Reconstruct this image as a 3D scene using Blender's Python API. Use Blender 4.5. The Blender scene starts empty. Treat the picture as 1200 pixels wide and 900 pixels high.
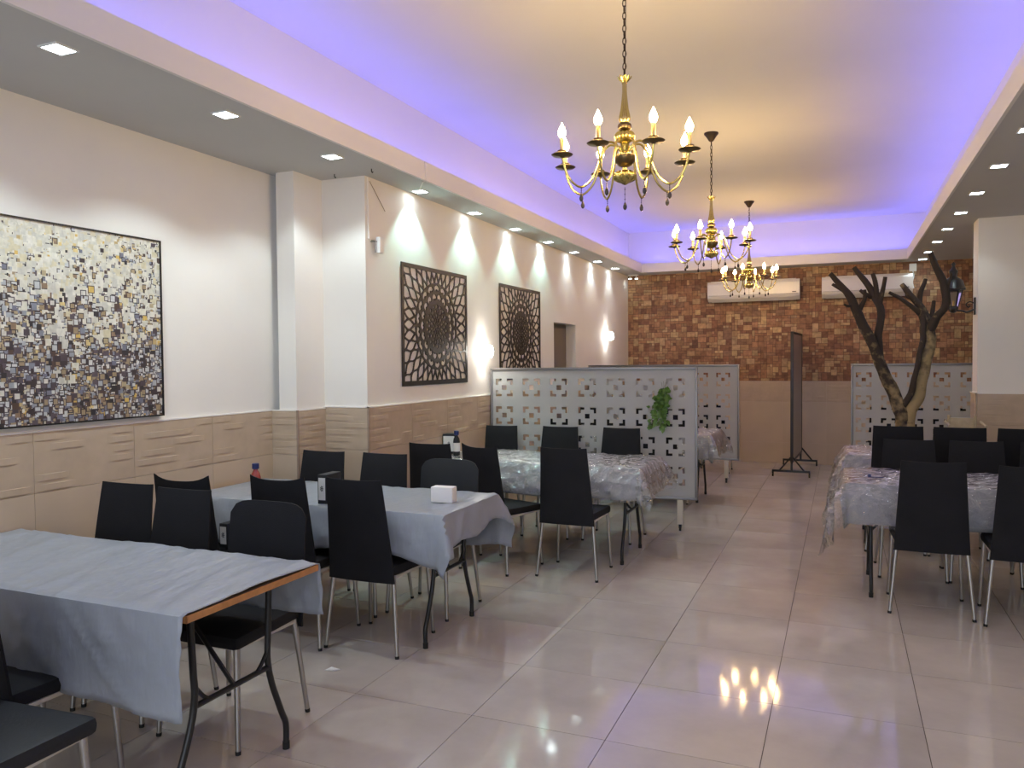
import bpy, bmesh, math, random
import numpy as np
from mathutils import Vector, Matrix, noise
random.seed(7)
PI = math.pi
S = bpy.context.scene
COL = S.collection

# ------------------------------------------------------------------ camera
H = 1.544
YAW, PITCH, ROLL = math.radians(22.9255), math.radians(-1.70387), math.radians(-0.47357)
cd = bpy.data.cameras.new('camera')
cam = bpy.data.objects.new('camera', cd); COL.objects.link(cam)
fw = Vector((-math.sin(YAW)*math.cos(PITCH), math.cos(YAW)*math.cos(PITCH), math.sin(PITCH)))
rt = Vector((math.cos(YAW), math.sin(YAW), 0)); up = rt.cross(fw)
r2 = rt*math.cos(ROLL)+up*math.sin(ROLL); u2 = -rt*math.sin(ROLL)+up*math.cos(ROLL)
cam.matrix_world = Matrix(((r2.x, u2.x, -fw.x, 0), (r2.y, u2.y, -fw.y, 0), (r2.z, u2.z, -fw.z, H), (0, 0, 0, 1)))
cd.sensor_fit = 'HORIZONTAL'; cd.sensor_width = 36; cd.lens = 913.946/1200*36
cd.clip_start = 0.05; cd.clip_end = 100
S.camera = cam

# ------------------------------------------------------------------ exposure, world
S.view_settings.view_transform = 'Standard'; S.view_settings.look = 'None'
S.view_settings.gamma = 1; S.view_settings.use_curve_mapping = False
S.view_settings.exposure = 0.68
w = bpy.data.worlds.new('world'); S.world = w; w.use_nodes = True
w.node_tree.nodes['Background'].inputs[0].default_value = (0.55, 0.7, 1, 1)
w.node_tree.nodes['Background'].inputs[1].default_value = 0.3

def light(name, kind, loc, energy, color, rot=(0, 0, 0), size=.1, size_y=None, spread=None, spot=None, blend=.5):
    d = bpy.data.lights.new(name, kind); d.energy = energy; d.color = color
    if kind == 'AREA':
        d.shape = 'RECTANGLE'; d.size = size; d.size_y = size_y or size
        if spread: d.spread = spread
    else:
        d.shadow_soft_size = size
        if spot: d.spot_size = spot; d.spot_blend = blend
    o = bpy.data.objects.new(name, d); o.location = loc; o.rotation_euler = rot; COL.objects.link(o)
    return o

BLUE = (0.135, 0.155, 1.0)
E_COVE = 1.95      # watts per metre of strip
# LED strips lying in the cove, facing up (left, right, far end)
light('cove_light', 'AREA', (-2.93, 4.6, 2.955), E_COVE*14.5, BLUE, (PI, math.radians(12), 0), .05, 14.5)
light('cove_light', 'AREA', (0.93, 4.6, 2.955), E_COVE*14.5, BLUE, (PI, math.radians(-12), 0), .05, 14.5)
light('cove_light', 'AREA', (-1.0, 11.9, 2.955), E_COVE*3.6, BLUE, (PI+math.radians(-12), 0, 0), 3.6, .05)
# cool daylight-like fill added behind the camera, at an assumed shopfront window
light('rear_fill', 'AREA', (-0.6, -3.05, 1.55), 62, (0.80, 0.90, 1.0), (math.radians(-90), 0, PI), 5.2, 2.0)
BULB_STRENGTH = 135
DL_COLOR = (0.78, 0.95, 1.0)

# ------------------------------------------------------------------ materials
M = {}
def mat(name, color, rough=.5, metal=0, spec=.5, emit=None, estr=0, trans=0, coat=0, bump=0, bscale=80, var=0, vscale=6, sheen=0, ao=0):
    m = bpy.data.materials.new(name); m.use_nodes = True
    nt = m.node_tree; b = nt.nodes['Principled BSDF']
    b.inputs['Base Color'].default_value = (*color, 1); b.inputs['Roughness'].default_value = rough
    b.inputs['Metallic'].default_value = metal; b.inputs['Specular IOR Level'].default_value = spec
    b.inputs['Coat Weight'].default_value = coat; b.inputs['Coat Roughness'].default_value = .05
    b.inputs['Transmission Weight'].default_value = trans
    b.inputs['Sheen Weight'].default_value = sheen
    if emit: b.inputs['Emission Color'].default_value = (*emit, 1); b.inputs['Emission Strength'].default_value = estr
    tc = nt.nodes.new('ShaderNodeTexCoord')
    if var:
        n = nt.nodes.new('ShaderNodeTexNoise'); n.inputs['Scale'].default_value = vscale; n.inputs['Detail'].default_value = 5
        nt.links.new(tc.outputs['Object'], n.inputs['Vector'])
        r = nt.nodes.new('ShaderNodeValToRGB'); e = r.color_ramp.elements
        e[0].position = .3; e[1].position = .7
        e[0].color = (*[c*(1-var) for c in color], 1); e[1].color = (*[min(1, c*(1+var)) for c in color], 1)
        nt.links.new(n.outputs['Fac'], r.inputs['Fac']); nt.links.new(r.outputs['Color'], b.inputs['Base Color'])
    if bump:
        n = nt.nodes.new('ShaderNodeTexNoise'); n.inputs['Scale'].default_value = bscale; n.inputs['Detail'].default_value = 3
        nt.links.new(tc.outputs['Object'], n.inputs['Vector'])
        k = nt.nodes.new('ShaderNodeBump'); k.inputs['Strength'].default_value = bump; k.inputs['Distance'].default_value = .005
        nt.links.new(n.outputs['Fac'], k.inputs['Height']); nt.links.new(k.outputs['Normal'], b.inputs['Normal'])
    M[name] = m
    return m

mat('wall_paint', (.83, .785, .735), .75, var=.03, vscale=1.5, bump=.05, bscale=60)
mat('ceiling_paint', (.80, .77, .73), .85, var=.02, vscale=1)
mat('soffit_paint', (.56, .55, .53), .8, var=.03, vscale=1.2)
mat('wain_tile', (.50, .385, .285), .42, spec=.4, var=.07, vscale=9)
mat('wain_plain', (.55, .43, .32), .38, spec=.4, var=.05, vscale=3)
mat('grout_beige', (.62, .53, .44), .8)
mat('grout_dark', (.10, .075, .06), .9)
mat('corner_bead', (.30, .21, .16), .5)
mat('trim_white', (.82, .78, .74), .5)
mat('black_fabric', (.012, .012, .015), .75, spec=.25, bump=.25, bscale=160, var=.15, vscale=5)
mat('black_leather', (.0185, .02, .024), .55, spec=.35, bump=.15, bscale=90)
mat('leg_metal', (.42, .40, .38), .32, metal=1)
mat('frame_pale', (.62, .58, .52), .45, metal=.3)
mat('black_metal', (.012, .012, .013), .35, spec=.5)
mat('rubber', (.015, .015, .015), .8)
mat('brass', (.58, .47, .16), .25, metal=1)
mat('bronze', (.16, .12, .065), .35, metal=1)
mat('chain_metal', (.07, .05, .035), .45, metal=.8)
mat('candle_sleeve', (.75, .58, .25), .35, metal=.6)
mat('crystal_dark', (.05, .04, .035), .15, spec=.8)
mat('bulb_glow', (1, .8, .4), .5, emit=(1, .66, .27), estr=BULB_STRENGTH)
mat('led_panel', (1, 1, 1), .5, emit=(.80, .96, 1), estr=14)
mat('rim_white', (.8, .8, .8), .4)
mat('sconce_glow', (1, 1, 1), .5, emit=(1, .97, .88), estr=22)
mat('mandala_metal', (.018, .013, .011), .42, spec=.5)
mat('partition_gray', (.43, .43, .42), .45, spec=.5, var=.03, vscale=4)
mat('partition_frame', (.22, .21, .21), .35, metal=.7)
mat('post_cream', (.62, .56, .46), .45)
mat('ac_white', (.78, .76, .72), .22, spec=.5)
mat('ac_dark', (.10, .10, .10), .4)
mat('door_taupe', (.19, .155, .125), .6)
mat('plastic_white', (.8, .8, .78), .35)
mat('napkin', (.85, .80, .77), .8)
mat('wood_edge', (.52, .23, .08), .45, var=.15, vscale=30)
mat('table_under', (.20, .12, .07), .6)
mat('paper_white', (.78, .76, .74), .6)
mat('blue_cap', (.02, .03, .12), .35)
mat('bottle_red', (.35, .06, .05), .25, spec=.6)
mat('board_surface', (.27, .235, .20), .3, spec=.5)
mat('board_frame', (.03, .028, .03), .45)
mat('lantern_black', (.012, .011, .012), .35, spec=.6)
mat('glass_smoke', (.9, .9, .85), .05, trans=1)
mat('pale_wood', (.50, .42, .28), .55, var=.1, vscale=20)
mat('leaf', (.10, .20, .04), .5, var=.5, vscale=25)
mat('stem_green', (.09, .10, .04), .6)
mat('picture_frame', (.012, .011, .012), .4)
mat('window_frame', (.1, .1, .1), .5)

# glossy floor tiles: each tile its own shade, soft clouding
def floor_mat():
    m = bpy.data.materials.new('floor_tile'); m.use_nodes = True; nt = m.node_tree; b = nt.nodes['Principled BSDF']; L = nt.links
    g = nt.nodes.new('ShaderNodeNewGeometry'); oi = nt.nodes.new('ShaderNodeObjectInfo')
    n = nt.nodes.new('ShaderNodeTexNoise'); n.inputs['Scale'].default_value = 2.3; n.inputs['Detail'].default_value = 8; n.inputs['Roughness'].default_value = .6
    mp = nt.nodes.new('ShaderNodeVectorMath'); mp.operation = 'ADD'
    cb = nt.nodes.new('ShaderNodeCombineXYZ'); ml = nt.nodes.new('ShaderNodeMath'); ml.operation = 'MULTIPLY'; ml.inputs[1].default_value = 40
    L.new(oi.outputs['Random'], ml.inputs[0]); L.new(ml.outputs[0], cb.inputs[2])
    L.new(g.outputs['Position'], mp.inputs[0]); L.new(cb.outputs[0], mp.inputs[1]); L.new(mp.outputs[0], n.inputs['Vector'])
    r = nt.nodes.new('ShaderNodeValToRGB'); e = r.color_ramp.elements
    e[0].position = .3; e[0].color = (.50, .43, .38, 1); e[1].position = .72; e[1].color = (.62, .545, .485, 1)
    L.new(n.outputs['Fac'], r.inputs['Fac'])
    hs = nt.nodes.new('ShaderNodeHueSaturation'); mr = nt.nodes.new('ShaderNodeMapRange')
    mr.inputs[3].default_value = .94; mr.inputs[4].default_value = 1.05
    L.new(oi.outputs['Random'], mr.inputs[0]); L.new(mr.outputs[0], hs.inputs['Value']); L.new(r.outputs['Color'], hs.inputs['Color'])
    L.new(hs.outputs['Color'], b.inputs['Base Color'])
    n2 = nt.nodes.new('ShaderNodeTexNoise'); n2.inputs['Scale'].default_value = 5; n2.inputs['Detail'].default_value = 6
    L.new(g.outputs['Position'], n2.inputs['Vector'])
    m2 = nt.nodes.new('ShaderNodeMapRange'); m2.inputs[3].default_value = .03; m2.inputs[4].default_value = .11
    L.new(n2.outputs['Fac'], m2.inputs[0]); L.new(m2.outputs[0], b.inputs['Roughness'])
    b.inputs['Specular IOR Level'].default_value = .62
    M['floor_tile'] = m
floor_mat()

def attr_mat(name, rough, bump=0, nscale=60, amt=.25):
    m = bpy.data.materials.new(name); m.use_nodes = True; nt = m.node_tree; b = nt.nodes['Principled BSDF']; L = nt.links
    a = nt.nodes.new('ShaderNodeAttribute'); a.attribute_name = 'print'
    tc = nt.nodes.new('ShaderNodeTexCoord'); n = nt.nodes.new('ShaderNodeTexNoise'); n.inputs['Scale'].default_value = nscale; n.inputs['Detail'].default_value = 4
    L.new(tc.outputs['Object'], n.inputs['Vector'])
    mr = nt.nodes.new('ShaderNodeMapRange'); mr.inputs[1].default_value = .3; mr.inputs[2].default_value = .7; mr.inputs[3].default_value = 1-amt; mr.inputs[4].default_value = 1+amt
    hs = nt.nodes.new('ShaderNodeHueSaturation'); L.new(n.outputs['Fac'], mr.inputs[0]); L.new(mr.outputs[0], hs.inputs['Value'])
    L.new(a.outputs['Color'], hs.inputs['Color']); L.new(hs.outputs['Color'], b.inputs['Base Color'])
    b.inputs['Roughness'].default_value = rough
    M[name] = m
attr_mat('wallpaper_print', .6, nscale=22, amt=.28)
attr_mat('canvas_print', .55, nscale=40, amt=.12)

def cloth_mat(name, color, rough, tl, bumps, bscale):
    m = bpy.data.materials.new(name); m.use_nodes = True; nt = m.node_tree; b = nt.nodes['Principled BSDF']; L = nt.links
    b.inputs['Base Color'].default_value = (*color, 1); b.inputs['Roughness'].default_value = rough
    t = nt.nodes.new('ShaderNodeBsdfTranslucent'); t.inputs[0].default_value = (*color, 1)
    mx = nt.nodes.new('ShaderNodeMixShader'); mx.inputs[0].default_value = tl
    out = nt.nodes['Material Output']
    L.new(b.outputs[0], mx.inputs[1]); L.new(t.outputs[0], mx.inputs[2]); L.new(mx.outputs[0], out.inputs[0])
    tc = nt.nodes.new('ShaderNodeTexCoord'); mp = nt.nodes.new('ShaderNodeMapping'); mp.inputs['Scale'].default_value = (2.6, .8, 1)
    L.new(tc.outputs['Object'], mp.inputs[0])
    n = nt.nodes.new('ShaderNodeTexNoise'); n.inputs['Scale'].default_value = bscale; n.inputs['Detail'].default_value = 3
    L.new(mp.outputs[0], n.inputs['Vector'])
    k = nt.nodes.new('ShaderNodeBump'); k.inputs['Strength'].default_value = bumps; k.inputs['Distance'].default_value = .02
    L.new(n.outputs['Fac'], k.inputs['Height']); L.new(k.outputs['Normal'], b.inputs['Normal'])
    M[name] = m
cloth_mat('plastic_cloth', (.40, .425, .475), .33, .18, .55, 6)
cloth_mat('gray_cloth', (.36, .365, .39), .45, .15, .4, 9)

def clear_plastic():
    m = bpy.data.materials.new('clear_plastic'); m.use_nodes = True; nt = m.node_tree; L = nt.links
    nt.nodes.remove(nt.nodes['Principled BSDF']); out = nt.nodes['Material Output']
    tr = nt.nodes.new('ShaderNodeBsdfTransparent'); tr.inputs[0].default_value = (.93, .94, .95, 1)
    gl = nt.nodes.new('ShaderNodeBsdfGlossy'); gl.inputs['Roughness'].default_value = .12; gl.inputs[0].default_value = (1, 1, 1, 1)
    df = nt.nodes.new('ShaderNodeBsdfDiffuse'); df.inputs[0].default_value = (.8, .8, .84, 1)
    fr = nt.nodes.new('ShaderNodeLayerWeight'); fr.inputs[0].default_value = .45
    tc = nt.nodes.new('ShaderNodeTexCoord'); n = nt.nodes.new('ShaderNodeTexVoronoi'); n.inputs['Scale'].default_value = 14
    n2 = nt.nodes.new('ShaderNodeTexNoise'); n2.inputs['Scale'].default_value = 16; n2.inputs['Detail'].default_value = 4; n2.inputs['Distortion'].default_value = 1.5
    L.new(tc.outputs['Object'], n2.inputs['Vector']); L.new(tc.outputs['Object'], n.inputs['Vector'])
    ad = nt.nodes.new('ShaderNodeMath'); ad.operation = 'ADD'; L.new(n.outputs['Distance'], ad.inputs[0]); L.new(n2.outputs['Fac'], ad.inputs[1])
    k = nt.nodes.new('ShaderNodeBump'); k.inputs['Strength'].default_value = 1; k.inputs['Distance'].default_value = .02
    L.new(ad.outputs[0], k.inputs['Height'])
    for s in (gl, fr): L.new(k.outputs['Normal'], s.inputs['Normal'])
    m1 = nt.nodes.new('ShaderNodeMixShader'); m2 = nt.nodes.new('ShaderNodeMixShader'); m1.inputs[0].default_value = .12
    L.new(tr.outputs[0], m1.inputs[1]); L.new(df.outputs[0], m1.inputs[2])
    L.new(fr.outputs['Facing'], m2.inputs[0]); L.new(m1.outputs[0], m2.inputs[1]); L.new(gl.outputs[0], m2.inputs[2])
    L.new(m2.outputs[0], out.inputs[0]); M['clear_plastic'] = m
clear_plastic()

def bark_mat():
    m = bpy.data.materials.new('bark'); m.use_nodes = True; nt = m.node_tree; b = nt.nodes['Principled BSDF']; L = nt.links
    tc = nt.nodes.new('ShaderNodeTexCoord'); a = nt.nodes.new('ShaderNodeAttribute'); a.attribute_name = 'print'
    n = nt.nodes.new('ShaderNodeTexNoise'); n.inputs['Scale'].default_value = 14; n.inputs['Detail'].default_value = 6
    L.new(tc.outputs['Object'], n.inputs['Vector'])
    sp = nt.nodes.new('ShaderNodeSeparateColor'); L.new(a.outputs['Color'], sp.inputs[0])
    ad = nt.nodes.new('ShaderNodeMath'); ad.operation = 'ADD'; L.new(n.outputs['Fac'], ad.inputs[0]); L.new(sp.outputs[0], ad.inputs[1])
    r = nt.nodes.new('ShaderNodeValToRGB'); e = r.color_ramp.elements
    e[0].position = .60; e[0].color = (.035, .024, .018, 1); e[1].position = .9; e[1].color = (.34, .25, .13, 1)
    L.new(ad.outputs[0], r.inputs['Fac']); L.new(r.outputs['Color'], b.inputs['Base Color']); b.inputs['Roughness'].default_value = .85
    k = nt.nodes.new('ShaderNodeBump'); k.inputs['Strength'].default_value = .6; k.inputs['Distance'].default_value = .02
    L.new(n.outputs['Fac'], k.inputs['Height']); L.new(k.outputs['Normal'], b.inputs['Normal'])
    M['bark'] = m
bark_mat()

# ------------------------------------------------------------------ helpers
class MB:
    def __init__(s): s.v = []; s.f = []; s.smooth = []
    def add(s, vs, fs, sm=False):
        o = len(s.v); s.v += [tuple(v) for v in vs]; s.f += [tuple(i+o for i in f) for f in fs]; s.smooth += [sm]*len(fs); return s
    def box(s, a, b, bev=0):
        x0, y0, z0 = a; x1, y1, z1 = b
        if not bev:
            return s.add([(x0,y0,z0),(x1,y0,z0),(x1,y1,z0),(x0,y1,z0),(x0,y0,z1),(x1,y0,z1),(x1,y1,z1),(x0,y1,z1)],
                         [(0,3,2,1),(4,5,6,7),(0,1,5,4),(1,2,6,5),(2,3,7,6),(3,0,4,7)])
        bm = bmesh.new(); bmesh.ops.create_cube(bm, size=1)
        for v in bm.verts: v.co = Vector(((x0+x1)/2+v.co.x*(x1-x0), (y0+y1)/2+v.co.y*(y1-y0), (z0+z1)/2+v.co.z*(z1-z0)))
        bmesh.ops.bevel(bm, geom=bm.edges[:], offset=bev, segments=2, affect='EDGES', profile=.6)
        return s.bm(bm, True)
    def bm(s, bm, sm=False):
        bm.verts.index_update()
        s.add([v.co[:] for v in bm.verts], [[v.index for v in f.verts] for f in bm.faces], sm); bm.free(); return s
    def tube(s, pts, r, n=8, cap=True, closed=False):
        pts = [Vector(p) for p in pts]; rs = r if isinstance(r, (list, tuple)) else [r]*len(pts)
        vs = []; N = len(pts); last = None
        for i, p in enumerate(pts):
            if closed: t = pts[(i+1) % N]-pts[i-1]
            else: t = pts[min(i+1, N-1)]-pts[max(i-1, 0)]
            t.normalize()
            if last is None:
                a = Vector((0, 0, 1)) if abs(t.z) < .9 else Vector((1, 0, 0))
                u = t.cross(a).normalized()
            else:
                u = (last-t*last.dot(t)).normalized()
            last = u; v = t.cross(u)
            for k in range(n):
                an = 2*PI*k/n; vs.append(p+(u*math.cos(an)+v*math.sin(an))*rs[i])
        fs = []
        for i in range(N if closed else N-1):
            j = (i+1) % N
            for k in range(n): fs.append((i*n+k, i*n+(k+1) % n, j*n+(k+1) % n, j*n+k))
        if cap and not closed:
            fs.append(tuple(range(n-1, -1, -1))); fs.append(tuple((N-1)*n+k for k in range(n)))
        return s.add(vs, fs, True)
    def lathe(s, prof, n=20, c=(0, 0, 0), flute=None):
        vs = []; m = len(prof)
        for j, (r, z) in enumerate(prof):
            for k in range(n):
                a = 2*PI*k/n; rr = r*(1+(flute[1]*flute[2][j]*math.cos(flute[0]*a) if flute else 0))
                vs.append((c[0]+rr*math.cos(a), c[1]+rr*math.sin(a), c[2]+z))
        fs = [(j*n+k, j*n+(k+1) % n, (j+1)*n+(k+1) % n, (j+1)*n+k) for j in range(m-1) for k in range(n)]
        fs += [tuple(range(n-1, -1, -1)), tuple((m-1)*n+k for k in range(n))]
        return s.add(vs, fs, True)
    def xf(s, mtx):
        s.v = [tuple(mtx @ Vector(v)) for v in s.v]; return s
    def mesh(s, name, m, cols=None):
        me = bpy.data.meshes.new(name); me.from_pydata(s.v, [], s.f)
        me.polygons.foreach_set('use_smooth', s.smooth)
        if cols is not None:
            a = me.color_attributes.new('print', 'FLOAT_COLOR', 'CORNER'); i = 0; buf = []
            for f, c in zip(s.f, cols): buf += [c[0], c[1], c[2], 1.0]*len(f)
            a.data.foreach_set('color', buf)
        me.materials.append(M[m]); me.update()
        if any(s.smooth) and not all(s.smooth) or (any(s.smooth)):
            me.set_sharp_from_angle(angle=math.radians(42))
        return me
    def build(s, name, m, parent=None, cols=None, loc=None, rot=None):
        return link(name, s.mesh(name, m, cols), parent, loc, rot)

def link(name, me, parent=None, loc=None, rot=None):
    o = bpy.data.objects.new(name, me); COL.objects.link(o)
    if parent: o.parent = parent
    if loc: o.location = loc
    if rot: o.rotation_euler = rot
    return o
def tag(o, label, cat, group=None, kind=None):
    o['label'] = label; o['category'] = cat
    if group: o['group'] = group
    if kind: o['kind'] = kind
    return o
def thing(name, label, cat, loc=(0, 0, 0), rz=0, group=None):
    return tag(link(name, None, None, loc, (0, 0, rz)), label, cat, group)
def struct(o): o['kind'] = 'structure'; return o
def part_label(o, l): o['label'] = l; return o
def copy_tree(o, parent=None):
    c = o.copy(); COL.objects.link(c); c.parent = parent
    for ch in list(o.children): copy_tree(ch, c)
    return c
def spline(pts, n=6):
    P = [Vector(p) for p in pts]; out = []
    for i in range(len(P)-1):
        p0, p1, p2, p3 = P[max(i-1, 0)], P[i], P[i+1], P[min(i+2, len(P)-1)]
        for k in range(n):
            t = k/n; out.append(.5*((2*p1)+(p2-p0)*t+(2*p0-5*p1+4*p2-p3)*t*t+(-p0+3*p1-3*p2+p3)*t**3))
    out.append(P[-1]); return out

# ------------------------------------------------------------------ room shell
SO = 2.87; CE = 3.53; YB = 12.15; YR = -3.2; XR = 3.0
W1 = -3.72; W1E = 4.42; WM = -3.50; W2S = 4.74; W2 = -3.13
DY0, DY1, DZ = 8.68, 9.50, 1.995

floor = struct(MB().box((-4.2, YR-.1, -.10), (XR+.2, YB+.2, -.006)).build('floor', 'grout_dark'))
tm = MB(); TP = .6; g = .0016
tm.add([(g,g,0),(TP-g,g,0),(TP-g,TP-g,0),(g,TP-g,0),(g,g,-.006),(TP-g,g,-.006),(TP-g,TP-g,-.006),(g,TP-g,-.006)],
       [(0,1,2,3),(0,4,5,1),(1,5,6,2),(2,6,7,3),(3,7,4,0)])
tile_me = tm.mesh('tile', 'floor_tile')
for i in range(12):
    for j in range(21):
        x = -3.88+.6*i; y = .02+.6*j
        rr = random.Random(i*31+j)
        link('tile', tile_me, floor, (x, y, rr.uniform(-.0004, 0)), (rr.uniform(-.0007, .0007), rr.uniform(-.0007, .0007), 0))
rest = MB()
for i in range(12):
    for j in range(6): rest.box((-3.88+.6*i+g, YR-.38+.6*j+g, -.006), (-3.28+.6*i-g, YR+.22+.6*j-g-.004*(j == 5), 0))
o = rest.build('tile_rest', 'floor_tile', floor); o['kind'] = 'stuff'

# walls (solid boxes with real thickness)
wl = struct(MB().box((W1-.15, YR, 0), (W1, W1E+.15, SO+.1)).build('wall_left', 'wall_paint'))
struct(MB().box((WM-.15, W1E, 0), (WM, W2S+.1, SO+.1)).build('wall_left_pier', 'wall_paint'))
wf = MB().box((W2-.42, W2S, 0), (W2, DY0, SO+.1)).box((W2-.42, DY1, 0), (W2, YB+.1, SO+.1)).box((W2-.42, DY0, DZ), (W2, DY1, SO+.1))
wall_far = struct(wf.build('wall_left_far', 'wall_paint'))
door = struct(MB().box((W2-.17, DY0-.001, 0), (W2-.13, DY1+.001, DZ), .002).build('door_1', 'door_taupe'))
dh = MB().tube([(W2-.13, DY0+.12, 1.0), (W2-.085, DY0+.12, 1.0), (W2-.085, DY0+.24, 1.0)], .009, 8).build('door_handle', 'leg_metal', door)
wb = struct(MB().box((W2-.5, YB, 0), (XR+.1, YB+.15, CE+.1)).build('wall_back', 'wall_paint'))
struct(MB().box((XR, YR, 0), (XR+.15, YB, SO+.1)).build('wall_right', 'wall_paint'))
# rear wall with a shopfront window, assumed out of view to suit the added fill
rw = MB().box((-3.9, YR-.15, 0), (-3.2, YR, CE)).box((2.0, YR-.15, 0), (XR, YR, CE)).box((-3.2, YR-.15, 2.6), (2.0, YR, CE)).box((-3.2, YR-.15, 0), (2.0, YR, .5))
struct(rw.build('wall_rear', 'wall_paint'))
win = struct(MB().box((-3.2, YR-.1, .5), (2.0, YR-.09, 2.6)).build('window_1', 'glass_smoke'))
wfm = MB()
for x in (-3.2, -1.47, .26, 1.96): wfm.box((x, YR-.12, .5), (x+.04, YR-.06, 2.6))
wfm.box((-3.2, YR-.12, 2.56), (2, YR-.06, 2.6)).box((-3.2, YR-.12, .5), (2, YR-.06, .54))
wfm.build('window_frame', 'window_frame', win)

# ceiling: raised tray with coves
ceil = struct(MB().box((-3.2, YR, CE), (1.15, YB, CE+.12)).build('ceiling', 'ceiling_paint'))
cs = MB()
cs.box((-3.9, YR, SO), (-2.83, YB, SO+.03)).box((.825, YR, SO), (XR+.1, YB, SO+.03)).box((-2.83, 11.77, SO), (.825, YB, SO+.03))
struct(cs.build('ceiling_soffit', 'soffit_paint'))
cf = MB().box((-2.83, YR, SO-.002), (-2.81, 11.75, SO+.135)).box((.805, YR, SO-.002), (.825, 11.75, SO+.135)).box((-2.83, 11.75, SO-.002), (.825, 11.77, SO+.135))
struct(cf.build('trim_1', 'ceiling_paint'))                     # fascia of the tray
cv = MB().box((-3.16, YR, SO+.03), (-3.1, YB, CE)).box((1.05, YR, SO+.03), (1.11, YB, CE)).box((-3.1, 12.1, SO+.03), (1.05, YB, CE))
struct(cv.build('ceiling_cove', 'ceiling_paint'))
for a, b, wh in (((-2.95, -2.6, SO+.031), (-2.91, 11.8, SO+.045), 'left'), ((.91, -2.6, SO+.031), (.95, 11.8, SO+.045), 'right'), ((-2.8, 11.88, SO+.031), (.8, 11.92, SO+.045), 'far end')):
    tag(MB().box(a, b).build('light_strip', 'plastic_white'), f'slim white strip light lying hidden in the {wh} ceiling cove', 'light strip')

# right-hand column
colm = MB().box((1.20, 8.65, 0), (2.15, 8.95, SO)); column = struct(colm.build('wall_pier', 'wall_paint'))

# wainscot tiles ----------------------------------------------------------
def wtile(wd, h, relief, seed):
    m = MB(); gp = .0008; r = random.Random(seed)
    m.box((gp, -.012, gp), (wd-gp, 0, h-gp))
    if relief:
        rows = 6; ph = h/rows
        for k in range(rows):
            x = r.uniform(-.2, .12)
            while x < wd-.05:
                ln = r.uniform(.20, .42); a = max(x, gp+.002); b = min(x+ln, wd-gp-.002)
                if b-a > .14:
                    z0 = k*ph+ph*.12+.001; z1 = z0+ph*.66; d = -.012; e = -.0158
                    m.add([(a,d,z0),(b,d,z0),(b,d,z1),(a,d,z1),(a+.05,e,z0+.0012),(b-.05,e,z0+.0012),(b-.05,e,z1-.0012),(a+.05,e,z1-.0012)],
                          [(4,5,6,7),(0,1,5,4),(1,2,6,5),(2,3,7,6),(3,0,4,7)])
                x += ln+r.uniform(.12, .45)
    return m
WT = [wtile(.6, .305, True, s).mesh('tile', 'wain_tile') for s in range(6)]
WP = {}
def place_wains(parent, origin, ang, segs, topz, bead=True):
    """tiles along a wall: origin = start at floor, ang = rotation so local +x runs along the wall and -y faces the room"""
    ca, sa = math.cos(ang), math.sin(ang); k = 0
    for a, b in segs:
        wd = round(b-a, 4)
        loc = (origin[0]+ca*a, origin[1]+sa*a)
        if abs(wd-.6) < .002: me = WT[(k*5+int(a*7)) % 6]
        else: me = wtile(wd, .305, True, k+99).mesh('tile', 'wain_tile')
        link('tile', me, parent, (*loc, topz-.305), (0, 0, ang))
        for z0, hh in ((0, topz-.305-.6), (topz-.305-.6, .6)):
            key = (wd, round(hh, 3))
            if key not in WP: WP[key] = wtile(wd, hh, False, 1).mesh('tile', 'wain_plain')
            link('tile', WP[key], parent, (*loc, z0), (0, 0, ang))
        k += 1
def segs(L, first=.6, step=.6):
    out = []; a = 0; b = first
    while a < L-1e-4: out.append((a, min(b, L))); a = b; b += step
    return out
# left wall: running +y, room is on +x side; rotating by +90deg: local x->+y, local -y->+x
gb = lambda a, b, p: MB().box(a, b).build('grout_backing', 'grout_beige', p)
gb((W1, YR, 0), (W1+.004, W1E, 1.205), wl)
place_wains(wl, (W1+.003, -.963), PI/2, segs(5.4), 1.205)
far_p = bpy.data.objects['wall_left_pier']
place_wains(far_p, (W1+.015, W1E-.003), 0, [(0, .215)], 1.205)
place_wains(far_p, (WM+.003, W1E+.0), PI/2, [(0, .317)], 1.205)
place_wains(wall_far, (WM+.015, W2S-.003), 0, [(0, .368)], 1.215)
gb((W2, W2S, 0), (W2+.004, DY0, 1.215), wall_far); gb((W2, DY1, 0), (W2+.004, YB, 1.215), wall_far)
place_wains(wall_far, (W2+.003, W2S), PI/2, segs(DY0-W2S), 1.215)
place_wains(wall_far, (W2+.003, DY1), PI/2, segs(YB-DY1-.013), 1.215)
gb((W2, YB-.004, 0), (XR, YB, 1.21), wb)
place_wains(wb, (W2+.016, YB-.003), 0, segs(XR-W2-.016, .51), 1.21)
gb((1.20, 8.646, 0), (2.15, 8.65, 1.19), column)
place_wains(column, (1.20, 8.647), 0, segs(.95), 1.19)
place_wains(column, (1.197, 8.95), -PI/2, [(0, .3)], 1.19)
bd = MB()
for x, y in ((WM+.013, W1E-.013), (W2+.013, W2S-.013)): bd.box((x-.006, y-.006, 0), (x+.008, y+.008, 1.21), .002)
struct(bd.build('trim_2', 'corner_bead'))
tc_ = MB()
tc_.box((W1, YR, 1.205), (W1+.017, W1E, 1.213)).box((W1, W1E-.017, 1.205), (WM+.017, W1E, 1.213)).box((WM, W1E-.017, 1.205), (WM+.017, W2S-.001, 1.213))
tc_.box((WM, W2S-.017, 1.215), (W2+.017, W2S, 1.223)).box((W2, W2S-.017, 1.215), (W2+.017, DY0, 1.223)).box((W2, DY1, 1.215), (W2+.017, YB, 1.223))
tc_.box((1.18, 8.633, 1.19), (2.16, 8.65, 1.2)).box((1.18, 8.633, 1.19), (1.2, 8.96, 1.2))
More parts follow.
